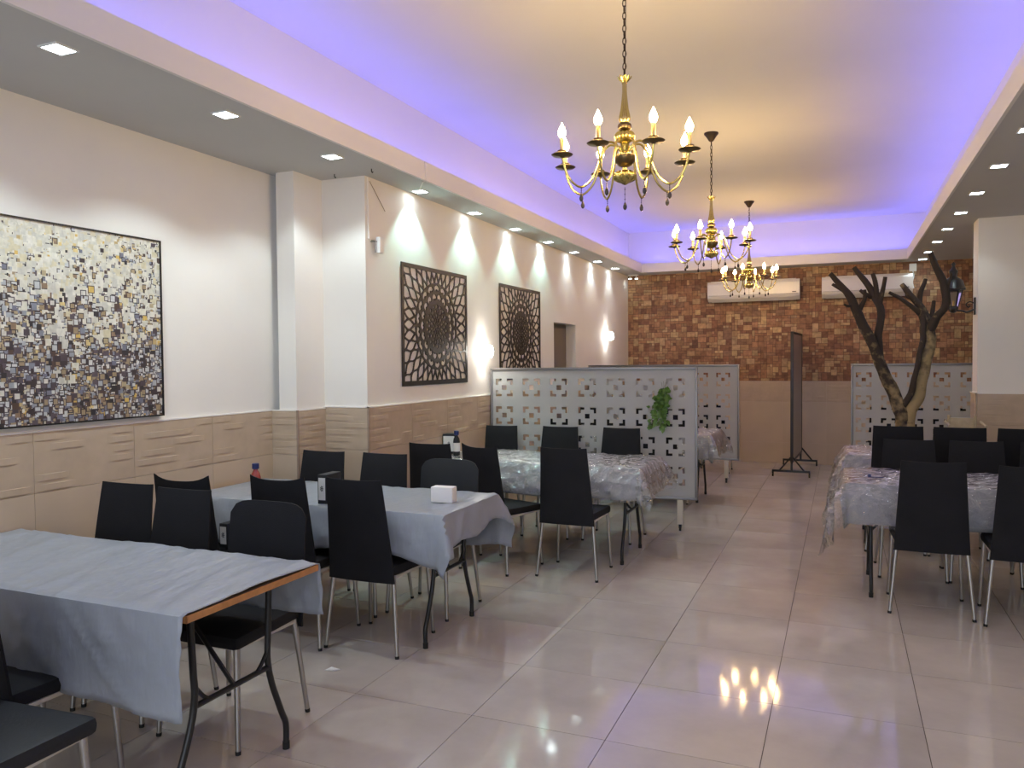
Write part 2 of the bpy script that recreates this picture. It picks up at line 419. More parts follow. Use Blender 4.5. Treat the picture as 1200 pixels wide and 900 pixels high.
struct(tc_.build('trim_3', 'trim_white'))

# wallpaper of wood-block print ------------------------------------------
def wallpaper():
    m = MB(); cols = []; x0, x1, z0, z1 = W2+.002, XR, 1.212, SO; c = .042
    nx = int((x1-x0)/c)+1; nz = int((z1-z0)/c)+1; used = [[False]*nz for _ in range(nx)]; r = random.Random(5)
    m.add([(x0, YB-.002, z0), (x1, YB-.002, z0), (x1, YB-.002, z1), (x0, YB-.002, z1)], [(0, 1, 2, 3)]); cols.append((.11, .05, .03))
    pal = [(.36,.19,.09),(.29,.14,.07),(.42,.25,.125),(.24,.105,.055),(.45,.29,.16),(.33,.155,.075),(.38,.19,.10),(.28,.15,.085),(.20,.09,.05),(.48,.32,.16)]
    for i in range(nx):
        for j in range(nz):
            if used[i][j]: continue
            a, b = r.choice([(1,1),(2,2),(2,1),(1,2),(2,2),(3,2),(2,3),(3,1)])
            a = min(a, nx-i); b = min(b, nz-j)
            while any(used[i+p][j+q] for p in range(a) for q in range(b)):
                if a > 1: a -= 1
                elif b > 1: b -= 1
                else: break
            for p in range(a):
                for q in range(b): used[i+p][j+q] = True
            k = r.uniform(.8, 1.15); cc = r.choice(pal); e = .0025
            xa, xb, za, zb = x0+i*c+e, min(x0+(i+a)*c-e, x1), z0+j*c+e, min(z0+(j+b)*c-e, z1)
            if xb <= xa or zb <= za: continue
            m.add([(xa, YB-.003, za), (xb, YB-.003, za), (xb, YB-.003, zb), (xa, YB-.003, zb)], [(0, 1, 2, 3)]); cols.append(tuple(v*k for v in cc))
    m.build('wallpaper', 'wallpaper_print', wb, cols)
wallpaper()

# ------------------------------------------------------------------ downlights
def dl_meshes():
    a = MB(); s = .055; t = .046; z = -.006
    for q in ((-s, -s, s, -t), (-s, t, s, s), (-s, -t, -t, t), (t, -t, s, t)): a.box((q[0], q[1], z), (q[2], q[3], 0))
    b = MB().box((-t, -t, -.004), (t, t, 0))
    return a.mesh('rim', 'rim_white'), b.mesh('lamp_panel', 'led_panel')
RIM, PAN = dl_meshes()
ordn = ['nearest', 'second', 'third', 'fourth', 'fifth', 'sixth', 'seventh', 'eighth', 'ninth', 'tenth', 'farthest']
LY = [2.314, 3.277, 4.219, 5.359, 6.34, 7.289, 8.233, 9.152, 10.155, 11.035]
RY = [5.405, 6.347, 7.315, 8.24, 9.21, 10.171, 11.119, 12.0-.12]
def downlight(x, y, label, group, e, col=DL_COLOR, cone=118):
    t = thing('ceiling_downlight', label, 'ceiling light', (x, y, SO), 0, group)
    link('rim', RIM, t); link('lamp_panel', PAN, t)
    light('downlight_beam', 'SPOT', (x, y, SO-.012), e, col, (0, 0, 0), .03, spot=math.radians(cone), blend=.4)
for k, y in enumerate(LY):
    nm = ordn[k] if k < 9 else 'last'
    txt = f'square white downlight in the left soffit, {nm} from the camera' + (' above the mosaic painting' if k == 1 else '')
    downlight(-3.03, y, txt, 'left soffit downlights', [26, 26, 20, 22, 20, 18, 14, 6, 6, 5][k], (.50, 1, .93) if 2 < k < 7 else DL_COLOR, 93 if k > 2 else 125)
for k, y in enumerate(RY):
    downlight(1.0, y, f'square white downlight in the dark right soffit, {ordn[k] if k < 7 else "last"} from the camera in view', 'right soffit downlights', 4)
# more of both rows behind the camera's field of view
for k, y in enumerate((-1.5, -.55, .4, 1.35)): downlight(-3.03, y, f'square white downlight in the left soffit, {["first", "second", "third", "fourth"][k]} from the rear wall', 'left soffit downlights behind the camera', 7)
for k, y in enumerate((-.2, 1.7, 3.55, 4.48)): downlight(1.0, y, f'square white downlight in the right soffit, {["first", "second", "third", "fourth"][k]} from the rear wall', 'right soffit downlights beside the camera', 4)

# ------------------------------------------------------------------ chandeliers
def make_chandelier():
    root = thing('chandelier', 'x', 'chandelier')
    zc = CE-2.56                                                # hub at z=0, ceiling above
    MB().lathe([(.012, zc-.075), (.02, zc-.07), (.045, zc-.03), (.062, zc-.01), (.062, zc)], 20).build('canopy', 'chain_metal', root)
    ch = MB(); z = zc-.075; k = 0
    while z > .425:
        pts = []
        for i in range(10):
            a = 2*PI*i/10; u = .0085*math.cos(a); v = .019*math.sin(a)
            pts.append((u, 0, z-.019+v) if k % 2 else (0, u, z-.019+v))
        ch.tube(pts, .0028, 5, closed=True); z -= .0315; k += 1
    ch.tube([(.004, 0, zc-.07), (.008, .004, zc*.7+.12), (.004, 0, .42)], .0018, 5)
    ch.build('chain', 'chain_metal', root)
    cr = MB(); n = 10
    for i in range(n):                                          # petal crown
        a = 2*PI*i/n
        def P(r, z, da): return (r*math.cos(a+da), r*math.sin(a+da), z)
        cr.add([P(.012, .385, -.3), P(.012, .385, .3), P(.033, .408, .24), P(.041, .416, 0), P(.033, .408, -.24),
                P(.010, .380, -.3), P(.010, .380, .3), P(.031, .403, .24), P(.039, .412, 0), P(.031, .403, -.24)],
               [(0,1,2,3,4), (9,8,7,6,5), (0,5,6,1), (1,6,7,2), (2,7,8,3), (3,8,9,4), (4,9,5,0)])
    cr.lathe([(.008, .375), (.014, .38), (.014, .40), (.006, .425)], 12)
    cr.build('crown', 'brass', root)
    pr = [(.012, .385), (.012, .34), (.014, .30), (.019, .25), (.026, .215), (.028, .20), (.022, .185)]
    MB().lathe(pr, 48, flute=(12, .12, [0, .3, .8, 1, 1, .7, .2])).build('vase_stem', 'brass', root)
    MB().lathe([(.020, .183), (.033, .176), (.036, .165), (.033, .153), (.020, .147)], 24).build('collar_ring', 'bronze', root)
    pm = [(.020, .147)]+[(.020+.027*math.sin(PI*t/8)**.7, .147-.065*t/8) for t in range(1, 8)]+[(.018, .082)]
    MB().lathe(pm, 60, flute=(12, .13, [0]+[1]*7+[0])).build('melon_ball', 'brass', root)
    MB().lathe([(.016, .082), (.024, .07), (.026, .055), (.02, .04), (.03, .03), (.030, .018)], 24).build('arm_hub', 'brass', root)
    MB().lathe([(.03, .022), (.058, .018), (.059, .010), (.050, -.012), (.032, -.032), (.012, -.04)], 28).build('hub_bowl', 'bronze', root)
    pl = [(.012, -.038), (.014, -.055)]+[(.018+.039*max(0, math.sin(PI*t/12))**.55, -.055-.062*t/12) for t in range(1, 12)]+[(.022, -.1185), (.006, -.128)]
    MB().lathe(pl, 60, flute=(12, .10, [0, 0]+[1]*11+[0, 0])).build('lower_ball', 'brass', root)
    def drop(x, y, z, ln):
        d = MB(); d.tube([(x, y, z), (x, y, z-ln)], .0012, 4)
        for q in range(3): d.lathe([(.0005, -.004), (.004, 0), (.0005, .004)], 6, (x, y, z-ln*(q+.5)/3))
        zz = z-ln
        d.lathe([(.001, 0), (.006, -.010), (.0105, -.024), (.0095, -.034), (.003, -.042)], 8, (x, y, zz)); return d
    drop(0, 0, -.138, .075).build('crystal_drop', 'crystal_dark', root)
    # one arm along local +x, copied round
    R = .335
    arm_me = MB().tube(spline([(.024, 0, .045), (.05, 0, .075), (.085, 0, .082), (.115, 0, .055), (.135, 0, .0), (.155, 0, -.06), (.185, 0, -.115),
                    (.235, 0, -.150), (.285, 0, -.125), (.318, 0, -.07), (R, 0, -.005)], 5), .0058, 8).mesh('arm', 'brass')
    cup_me = MB().lathe([(.006, -.012), (.012, -.006), (.047, -.002), (.054, .004), (.043, .010), (.026, .014), (.022, .024), (.012, .026)], 24, (R, 0, 0)).mesh('drip_cup', 'bronze')
    sl_me = MB().lathe([(.0105, .02), (.0105, .085), (.0085, .088)], 12, (R, 0, 0)).mesh('candle_sleeve', 'candle_sleeve')
    bu_me = MB().lathe([(.007, .086), (.014, .093), (.0195, .106), (.0195, .118), (.013, .135), (.005, .150), (.0015, .160)], 10, (R, 0, 0)).mesh('bulb', 'bulb_glow')
    dr_me = drop(.235, 0, -.153, .028).mesh('crystal_drop', 'crystal_dark')
    for deg in (-30, 15, 60, 105, 150, 195, 240, 285):
        a = math.radians(-90+YAW*57.3+deg)
        ar = link('arm', arm_me, root, None, (0, 0, a))
        for nm, me in (('drip_cup', cup_me), ('candle_sleeve', sl_me), ('bulb', bu_me), ('crystal_drop', dr_me)): link(nm, me, ar)
    return root
c0 = make_chandelier()
for i, (x, y, z, lab) in enumerate([(-1.018, 3.9, 2.56, 'nearest and largest-looking gilt eight-arm chandelier, its chain leaving the frame top'),
                             (-1.065, 7.06, 2.56, 'middle of the three gilt candle chandeliers hanging from the cove ceiling'),
                             (-1.085, 10.3, 2.56, 'farthest and smallest-looking gilt candle chandelier, in front of the left air conditioner')]):
    c = c0 if i == 0 else copy_tree(c0)
    c.location = (x, y, z); c['label'] = lab; c['group'] = 'gilt candle chandeliers'

# ------------------------------------------------------------------ mosaic painting
def painting():
    y0, y1, z0, z1 = 1.92, 3.44, 1.238, 2.265; x = W1+.028; W = y1-y0; Hh = z1-z0
    root = thing('mosaic_painting', 'large abstract mosaic painting in cream, gold and charcoal on the left wall', 'painting', (W1, (y0+y1)/2, z0))
    off = Vector((-W1, -(y0+y1)/2, -z0))
    fr = MB(); t = .008
    fr.box((W1+.001, y0, z0), (W1+.034, y0+t, z1)).box((W1+.001, y1-t, z0), (W1+.034, y1, z1)).box((W1+.001, y0, z0), (W1+.034, y1, z0+t)).box((W1+.001, y0, z1-t), (W1+.034, y1, z1))
    fr.xf(Matrix.Translation(off)).build('frame', 'picture_frame', root)
    r = random.Random(11); cell = .0045; NX = int((W-2*t)/cell); NZ = int((Hh-2*t)/cell)
    img = np.zeros((NZ, NX, 4), dtype=np.float32); img[:] = (.56, .52, .43, 1)
    def rect(u, v, a, b, c):
        i0 = int(round((u-a)/cell)); i1 = max(i0+1, int(round((u+a)/cell))); j0 = int(round((v-b)/cell)); j1 = max(j0+1, int(round((v+b)/cell)))
        img[max(j0, 0):max(j1, 0), max(i0, 0):max(i1, 0)] = (*c, 1)
    cream = [(.66,.62,.52), (.60,.57,.49), (.70,.66,.58), (.56,.53,.47), (.62,.55,.38)]
    gold = [(.62,.42,.12), (.50,.36,.16), (.66,.50,.22)]
    dark = [(.045,.03,.035), (.07,.05,.06), (.03,.025,.03), (.10,.075,.09), (.085,.05,.04)]
    greys = [(.30,.31,.34), (.22,.23,.28), (.40,.41,.44), (.17,.17,.22)]
    tan = [(.34,.25,.15), (.42,.33,.20), (.26,.17,.11)]
    light_ = [(.58,.57,.56), (.50,.50,.50), (.64,.60,.54)]
    for k in range(11000):
        u = r.random()*W; v = r.random()*Hh; f = v/Hh
        nz = noise.noise(Vector((u*4, v*4, 3)))*.35+noise.noise(Vector((u*11, v*7, 9)))*.2
        den = min(1, max(0, 1.5-f*1.62+nz*1.2))                         # 1 = dense dark part
        a = r.uniform(.006, .017)*(.8 if f > .7 else 1); b = a*r.uniform(.75, 1.25)
        if r.random() < den:
            q = r.random(); tn = noise.noise(Vector((u*5, v*5, 30)))
            if q < .24: rect(u, v, a*1.1, b*1.1, r.choice(dark))
            elif q < .42: rect(u, v, a*1.1, b*1.1, r.choice(dark)); rect(u, v, a*.9, b*.9, r.choice(greys))
            elif q < .60+.4*tn: rect(u, v, a*1.1, b*1.1, r.choice(dark)); rect(u, v, a*.92, b*.92, r.choice(tan if r.random() < .8 else gold))
            else: rect(u, v, a*1.15, b*1.15, r.choice(dark)); rect(u, v, a*.85, b*.85, r.choice(light_ + tan[:1]))
        else:
            q = r.random()
            if q < .86: rect(u, v, a*1.3, b*1.3, r.choice(cream))
            elif q < .90: rect(u, v, a, b, r.choice(gold))
            elif q < .935: rect(u, v, a*.5, b*.5, r.choice(dark))
            else: rect(u, v, a*1.0, b*1.0, r.choice(dark)); rect(u, v, a*.78, b*.78, r.choice(cream))
    V = [(.026, -W/2+t+i*(W-2*t)/NX, t+j*(Hh-2*t)/NZ) for j in range(NZ+1) for i in range(NX+1)]
    F = [(j*(NX+1)+i, j*(NX+1)+i+1, (j+1)*(NX+1)+i+1, (j+1)*(NX+1)+i) for j in range(NZ) for i in range(NX)]
    me = bpy.data.meshes.new('canvas'); me.from_pydata(V, [], F); ca = me.color_attributes.new('print', 'FLOAT_COLOR', 'CORNER')
    ca.data.foreach_set('color', np.repeat(img.reshape(-1, 4), 4, axis=0).ravel()); me.materials.append(M['canvas_print']); link('canvas', me, root)
    MB().box((.002, -W/2+.005, .005), (.0255, W/2-.005, Hh-.005)).build('backing_board', 'picture_frame', root)
painting()

# ------------------------------------------------------------------ mandala cut-out panels
def mandala_mesh(Wd=1.14, Ht=.965, c=.0042, th=.005):
    nx = int(Wd/c); nz = int(Ht/c)
    def solid(u, v):
        if min(u, Wd-u, v, Ht-v) < .036: return True
        x = u-Wd/2; z = v-Ht/2; r = math.hypot(x, z); a = math.atan2(z, x)
        def petal(n, r0, rl, w, off=0):
            k = a/(2*PI)*n+off; d = (k-round(k))*2*PI/n*r; t = (r-r0)/rl
            return abs(t) < 1 and abs(d) < w*(1-t*t)**.6
        if r < .012: return False
        if r < .205:
            return not (petal(10, .050, .016, .007) or petal(14, .090, .018, .010, .5) or petal(18, .130, .018, .010) or petal(18, .168, .015, .013, .5))
        if r < .352:
            if petal(18, .246, .027, .034) and not petal(18, .222, .014, .010): return False
            if petal(18, .318, .026, .043, .5) and not petal(18, .296, .014, .013, .5): return False
            return True
        N = 34; s = (r-.352)/.21; gq = .25*(1-math.cos(2*PI*s)); k = a/(2*PI)*N
        wr = lambda q: abs(q-round(q))
        d = min(wr(k-gq), wr(k+gq))*2*PI*r/N
        return d < .0088 or r < .360
    G = [[solid((i+.5)*c, (j+.5)*c) for j in range(nz)] for i in range(nx)]
    vid = {}; V = []; F = []
    def vv(i, j, s):
        k = (i, j, s)
        if k not in vid: vid[k] = len(V); V.append((th if s else 0, i*c-Wd/2, j*c))
        return vid[k]
    for i in range(nx):
        for j in range(nz):
            if not G[i][j]: continue
            F.append((vv(i, j, 1), vv(i+1, j, 1), vv(i+1, j+1, 1), vv(i, j+1, 1)))
            F.append((vv(i, j, 0), vv(i, j+1, 0), vv(i+1, j+1, 0), vv(i+1, j, 0)))
            for di, dj, p, q in ((-1, 0, (i, j+1), (i, j)), (1, 0, (i+1, j), (i+1, j+1)), (0, -1, (i, j), (i+1, j)), (0, 1, (i+1, j+1), (i, j+1))):
                a, b = i+di, j+dj
                if not (0 <= a < nx and 0 <= b < nz and G[a][b]):
                    F.append((vv(*p, 1), vv(*p, 0), vv(*q, 0), vv(*q, 1)))
    me = bpy.data.meshes.new('wall_panel'); me.from_pydata(V, [], F); me.materials.append(M['mandala_metal']); return me
mm = mandala_mesh()
tag(link('wall_panel', mm, None, (W2+.005, 5.782, 1.353)), 'dark laser-cut mandala wall panel, the nearer and fully visible one', 'wall panel', 'mandala wall panels')
tag(link('wall_panel', mm, None, (W2+.005, 7.645, 1.353)), 'dark laser-cut mandala wall panel, the farther one cut off by the grey screen', 'wall panel', 'mandala wall panels')
for yy in (5.782, 7.645):
    for o in [o for o in COL.objects if o.name.startswith('wall_panel') and abs(o.location.y-yy) < .01]:
        sp = MB()
        for a in (-.55, .55):
            for z in (.018, .947): sp.box((-.0049, a-.006, z-.006), (0, a+.006, z+.006))
        sp.build('spacer', 'mandala_metal', o)

# ------------------------------------------------------------------ wall sconces
def sconce(x, y, z, lab, e):
    t = thing('wall_sconce', lab, 'wall lamp', (x, y, z), 0, 'small lit wall sconces')
    MB().box((0, -.03, -.045), (.014, .03, .045), .004).build('back_plate', 'rim_white', t)
    MB().tube([(.01, 0, 0), (.05, 0, 0)], .01, 8).build('arm', 'rim_white', t)
    MB().lathe([(.012, -.06), (.036, -.05), (.046, -.01), (.046, .01), (.036, .05), (.012, .06)], 20, (.075, 0, 0)).build('lamp_shade', 'sconce_glow', t)
    for s in (1, -1):
        light('sconce_beam', 'SPOT', (x+.07, y, z+s*.075), e, (1, .97, .92), (PI if s > 0 else 0, 0, 0), .02, spot=math.radians(110), blend=.9)
sconce(W2, 6.668, 1.634, 'small bright wall sconce between the two mandala panels', 1.6)
sconce(W2, 10.866, 1.887, 'small bright wall sconce at the far end beyond the doorway', 1.0)

# motion detector with cable, ceiling cable, twin spot
t = thing('motion_detector', 'small white box sensor on a bracket high by the wall corner', 'sensor', (W2, 4.86, 2.36))
MB().box((.03, -.03, -.03), (.065, .025, .085), .006).build('sensor_body', 'plastic_white', t)
MB().tube([(0, -.06, .055), (.02, -.045, .055), (.04, -.03, .05)], .006, 6).tube([(.035, -.045, .05), (.035, -.045, -.03)], .005, 6).build('bracket', 'leg_metal', t)
tag(MB().tube([(W2+.006, W2S+.03, 2.86), (W2+.006, W2S+.035, 2.43), (W2+.006, W2S+.055, 2.415)], .006, 6).build('sensor_cable', 'trim_white'), 'white cable running down the wall corner to the sensor box', 'cable')
tag(MB().tube([(W2+.004, W2S+.06, 2.84), (W2+.004, W2S+.26, 2.66)], .0022, 5).build('loose_wire', 'corner_bead'), 'thin dark wire slanting down from the soffit beside the wall corner', 'wire')
tag(MB().tube([(-2.802, 5.03, SO+.13), (-2.803, 5.05, SO-.005), (-2.85, 5.08, SO-.006)], .003, 6).tube([(-2.85, 5.08, SO-.005), (-2.99, 5.28, SO-.007)], .006, 6).build('ceiling_cable', 'trim_white'),
    'thin white cable dropping over the cove fascia to a left soffit downlight', 'cable')
for k, (x, y) in enumerate([(-3.30, 4.62), (-2.98, 4.60)]):
    tag(MB().tube([(x, y, SO), (x, y, SO-.02), (x+.008, y, SO-.028), (x+.012, y, SO-.02)], .0035, 6).build('ceiling_hook', 'black_metal'),
        ['tiny dark hook in the left soffit above the wall pier, farther from the aisle', 'tiny dark hook in the left soffit nearer the fascia, beside the wall pier'][k], 'hook')
t = thing('twin_spotlight', 'small twin spotlight in the far left ceiling corner above the wallpaper', 'spotlight', (-3.0, 11.98, SO))
MB().box((-.08, -.02, -.02), (.08, .02, 0), .004).build('mount', 'rim_white', t)
for s in (-1, 1):
    MB().lathe([(.012, -.03), (.026, -.06), (.028, -.065)], 14, (s*.05, 0, 0)).tube([(s*.05, 0, -.015), (s*.05, 0, -.035)], .006, 6).build('lamp_head', 'rim_white', t)
    MB().lathe([(.024, -.067), (.024, -.0655)], 14, (s*.05, 0, 0)).build('lens', 'led_panel', t)

# ------------------------------------------------------------------ air conditioners
def aircon(x0, x1, lab):
    z0, z1 = 2.40, 2.695; yb = YB-.004; w_ = x1-x0
    t = thing('air_conditioner', lab, 'air conditioner', ((x0+x1)/2, yb, z0), 0, 'wall split air conditioners')
    prof = [(0, 0), (-.12, 0), (-.20, .05), (-.215, .085), (-.212, .25), (-.19, .287), (-.16, .295), (0, .295)]
    n = len(prof); V = [(-w_/2, y, z) for y, z in prof]+[(w_/2, y, z) for y, z in prof]
    F = [(i, (i+1) % n, n+(i+1) % n, n+i) for i in range(n)]+[tuple(range(n-1, -1, -1)), tuple(range(n, 2*n))]
    MB().add(V, F).build('casing', 'ac_white', t)
    fl = MB().add([(-w_/2+.05, -.125, -.003), (w_/2-.05, -.125, -.003), (w_/2-.05, -.196, .044), (-w_/2+.05, -.196, .044),
              (-w_/2+.05, -.128, -.008), (w_/2-.05, -.128, -.008), (w_/2-.05, -.2, .040), (-w_/2+.05, -.2, .040)], [(0,1,2,3),(7,6,5,4),(0,4,5,1),(1,5,6,2),(2,6,7,3),(3,7,4,0)])
    fl.build('louver', 'ac_white', t)
    MB().box((-w_/2+.02, -.2165, .083), (w_/2-.02, -.2135, .086)).build('panel_gap', 'ac_dark', t)
    MB().box((w_/2-.10, -.2175, .10), (w_/2-.045, -.2145, .112)).build('badge', 'ac_dark', t)
    MB().box((-w_/2+.05, -.21, .287), (w_/2-.05, -.0, .297)).build('top_grille', 'ac_white', t)
aircon(-1.857, -.561, 'long white wall air conditioner on the left, behind the farthest chandelier')
aircon(-.266, .888, 'long white wall air conditioner on the right, behind the bare tree branches')
t = thing('socket_box', 'small pale wall socket box with cable at the right end of the far wall', 'socket', (.9, YB-.004, 2.79))
MB().box((-.045, -.03, -.055), (.045, 0, .05), .005).build('box_body', 'plastic_white', t)
MB().tube(spline([(0, -.02, -.05), (.012, -.02, -.12), (-.004, -.02, -.2), (.012, -.02, -.29)], 5), .008, 6).build('cable', 'plastic_white', t)

# ------------------------------------------------------------------ perforated rolling screens
def screen_mesh(wd, z0, z1, ncol, nrow, cx0, pitchx, cz0, pitchz, th=.012):
    """flat sheet with bracket-and-square cut-outs, made on a non-uniform grid"""
    s = .0845; L = .058; T = .024; c = .0225; xs = {0, wd}; zs = {z0, z1}
    holes = []
    for i in range(ncol):
        for j in range(nrow):
            X = cx0+i*pitchx; Z = cz0+j*pitchz
            for sx in (-1, 1):
                for sz in (-1, 1):
                    h = [(X+sx*s, X+sx*(s-L), Z+sz*s, Z+sz*(s-T)), (X+sx*s, X+sx*(s-T), Z+sz*s, Z+sz*(s-L))]
                    holes += [(min(a, b), max(a, b), min(p, q), max(p, q)) for a, b, p, q in h]
            holes.append((X-c, X+c, Z-c, Z+c))
    for h in holes: xs |= {round(h[0], 5), round(h[1], 5)}; zs |= {round(h[2], 5), round(h[3], 5)}
    xs = sorted(xs); zs = sorted(zs); nx = len(xs)-1; nz = len(zs)-1
    def hol(x, z): return any(a < x < b and p < z < q for a, b, p, q in holes)
    G = [[not hol((xs[i]+xs[i+1])/2, (zs[j]+zs[j+1])/2) for j in range(nz)] for i in range(nx)]
    vid = {}; V = []; F = []
    def vv(i, j, k):
        q = (i, j, k)
        if q not in vid: vid[q] = len(V); V.append((xs[i], -th/2 if k else th/2, zs[j]))
        return vid[q]
    for i in range(nx):
        for j in range(nz):
            if not G[i][j]: continue
            F.append((vv(i, j, 1), vv(i+1, j, 1), vv(i+1, j+1, 1), vv(i, j+1, 1)))
            F.append((vv(i, j, 0), vv(i, j+1, 0), vv(i+1, j+1, 0), vv(i+1, j, 0)))
            for di, dj, p, q in ((-1, 0, (i, j+1), (i, j)), (1, 0, (i+1, j), (i+1, j+1)), (0, -1, (i, j), (i+1, j)), (0, 1, (i+1, j+1), (i, j+1))):
                a, b = i+di, j+dj
                if not (0 <= a < nx and 0 <= b < nz and G[a][b]): F.append((vv(*p, 1), vv(*p, 0), vv(*q, 0), vv(*q, 1)))
    me = bpy.data.meshes.new('screen_sheet'); me.from_pydata(V, [], F); me.materials.append(M['partition_gray']); return me
def make_screen(wd=1.93):
    z0, z1 = .287, 1.475
    root = thing('rolling_screen', 'x', 'screen', (0, 0, 0))
    link('screen_sheet', screen_mesh(wd, z0, z1, 7, 4, wd-.19-6*.268, .268, .493, .2655), root)
    f = MB(); t = .022; d = .02
    f.box((-.004, -d, z0), (t-.004, d, z1), .002).box((wd-t+.004, -d, z0), (wd+.004, d, z1), .002).box((-.004, -d, z1-t), (wd+.004, d, z1+.002), .002).box((-.004, -d, z0-.002), (wd+.004, d, z0+t), .002)
    f.build('frame', 'partition_frame', root)
    for x in (.14, wd-.15):
        p = MB().box((x-.025, -.018, .062), (x+.025, .018, z0), .002).build('post', 'post_cream', root)
        w_ = MB().box((x-.012, -.016, .03), (x+.012, .016, .064))
        w_.tube([(x-.009, 0, .022), (x+.009, 0, .022)], .022, 14)
        w_.build('caster', 'rubber', p)
    return root
def place_screen(o, x, y, rz, lab):
    o.location = (x, y, 0); o.rotation_euler = (0, 0, rz); o['label'] = lab; o['group'] = 'grey perforated rolling screens'; return o
s0 = make_screen()
place_screen(s0, -3.105, 6.83, math.atan2(.2, 1.9), 'nearest grey perforated rolling screen, with the green ivy hung on it')
place_screen(copy_tree(s0), -3.10, 9.965, 0, 'grey perforated rolling screen at the left, behind the one with ivy')
place_screen(copy_tree(s0), .105, 10.0, 0, 'grey perforated rolling screen at the right, behind the bare tree')

# ivy spray hung on the near screen
def ivy():
    root = thing('hanging_ivy', 'small spray of green artificial ivy hanging on the near grey screen', 'plant', (-1.47, 6.965, 1.27))
    r = random.Random(3); st = MB(); lf = MB()
    stems = []
    for k in range(10):
        p = Vector((r.uniform(-.03, .05), -.005, .02)); pts = [p.copy()]; d = Vector((r.uniform(-.016, .008), -.008, -.042))
        n = r.randint(4, 8)
        for i in range(n):
            d.x += r.uniform(-.007, .004); p = p+d; p.y = max(min(p.y, -.012), -.09); pts.append(p.copy())
        st.tube(pts, .0018, 5); stems.append(pts)
    for pts in stems:
        for p in pts[1:]:
            for q in range(3):
                c = p+Vector((r.uniform(-.03, .03), r.uniform(-.02, .005), r.uniform(-.02, .02))); s = r.uniform(.022, .036)
                a = r.uniform(0, 2*PI); tl = r.uniform(-.6, .6); ln = Vector((math.cos(a), -.35, math.sin(a)-.6)).normalized()
                sd = ln.cross(Vector((0, -1, tl))).normalized(); nr = ln.cross(sd).normalized()
                V = [c, c+ln*s*.35+sd*s*.55, c+ln*s*1.0+sd*s*.42, c+ln*s*1.6, c+ln*s*1.0-sd*s*.42, c+ln*s*.35-sd*s*.55, c+ln*s*.9+nr*s*.18]
                for i in range(len(V)): V[i].y = min(V[i].y, -.006)
                lf.add(V, [(0, 1, 6), (1, 2, 6), (2, 3, 6), (3, 4, 6), (4, 5, 6), (5, 0, 6)], True)
    st.tube([(0, -.005, .08), (.004, -.006, .04), (0, -.008, .0)], .0015, 5).tube([(-.02, -.005, .075), (-.012, -.006, .03)], .0015, 5).tube([(.02, -.005, .07), (.012, -.006, .02)], .0015, 5)
    st.build('stem', 'stem_green', root); o = lf.build('foliage', 'leaf', root); o['kind'] = 'stuff'
ivy()

# ------------------------------------------------------------------ whiteboard on wheels, seen edge-on
def board():
    root = thing('rolling_board', 'tall double-sided board on a black wheeled stand, seen almost edge-on', 'board', (-.595, 10.72, 0), math.atan2(-.055, 1.25))
    Lb = 1.25; z0, z1 = .19, 1.895
    MB().box((-.012, .02, z0+.02), (.012, Lb-.02, z1-.02)).build('board_panel', 'board_surface', root)
    f = MB(); f.box((-.018, 0, z0), (.018, .03, z1), .003).box((-.018, Lb-.03, z0), (.018, Lb, z1), .003).box((-.018, 0, z0), (.018, Lb, z0+.03), .003).box((-.018, 0, z1-.03), (.018, Lb, z1), .003)
    f.build('frame', 'board_frame', root)
    for y in (.015, Lb-.015):
        b = MB().box((-.245, y-.014, .062), (.225, y+.014, .09), .002)
        b.box((-.014, y-.014, .088), (.014, y+.014, z0+.01))
        b.tube([(-.15, y, .085), (-.01, y, .26)], .011, 6).tube([(.15, y, .085), (.01, y, .26)], .011, 6)
        s = b.build('foot', 'black_metal', root)
        for x in (-.235, .215):
            c = MB().box((x-.01, y-.012, .03), (x+.01, y+.012, .064)); c.tube([(x-.009, y, .024), (x+.009, y, .024)], .024, 12); c.build('caster', 'rubber', s)
board()

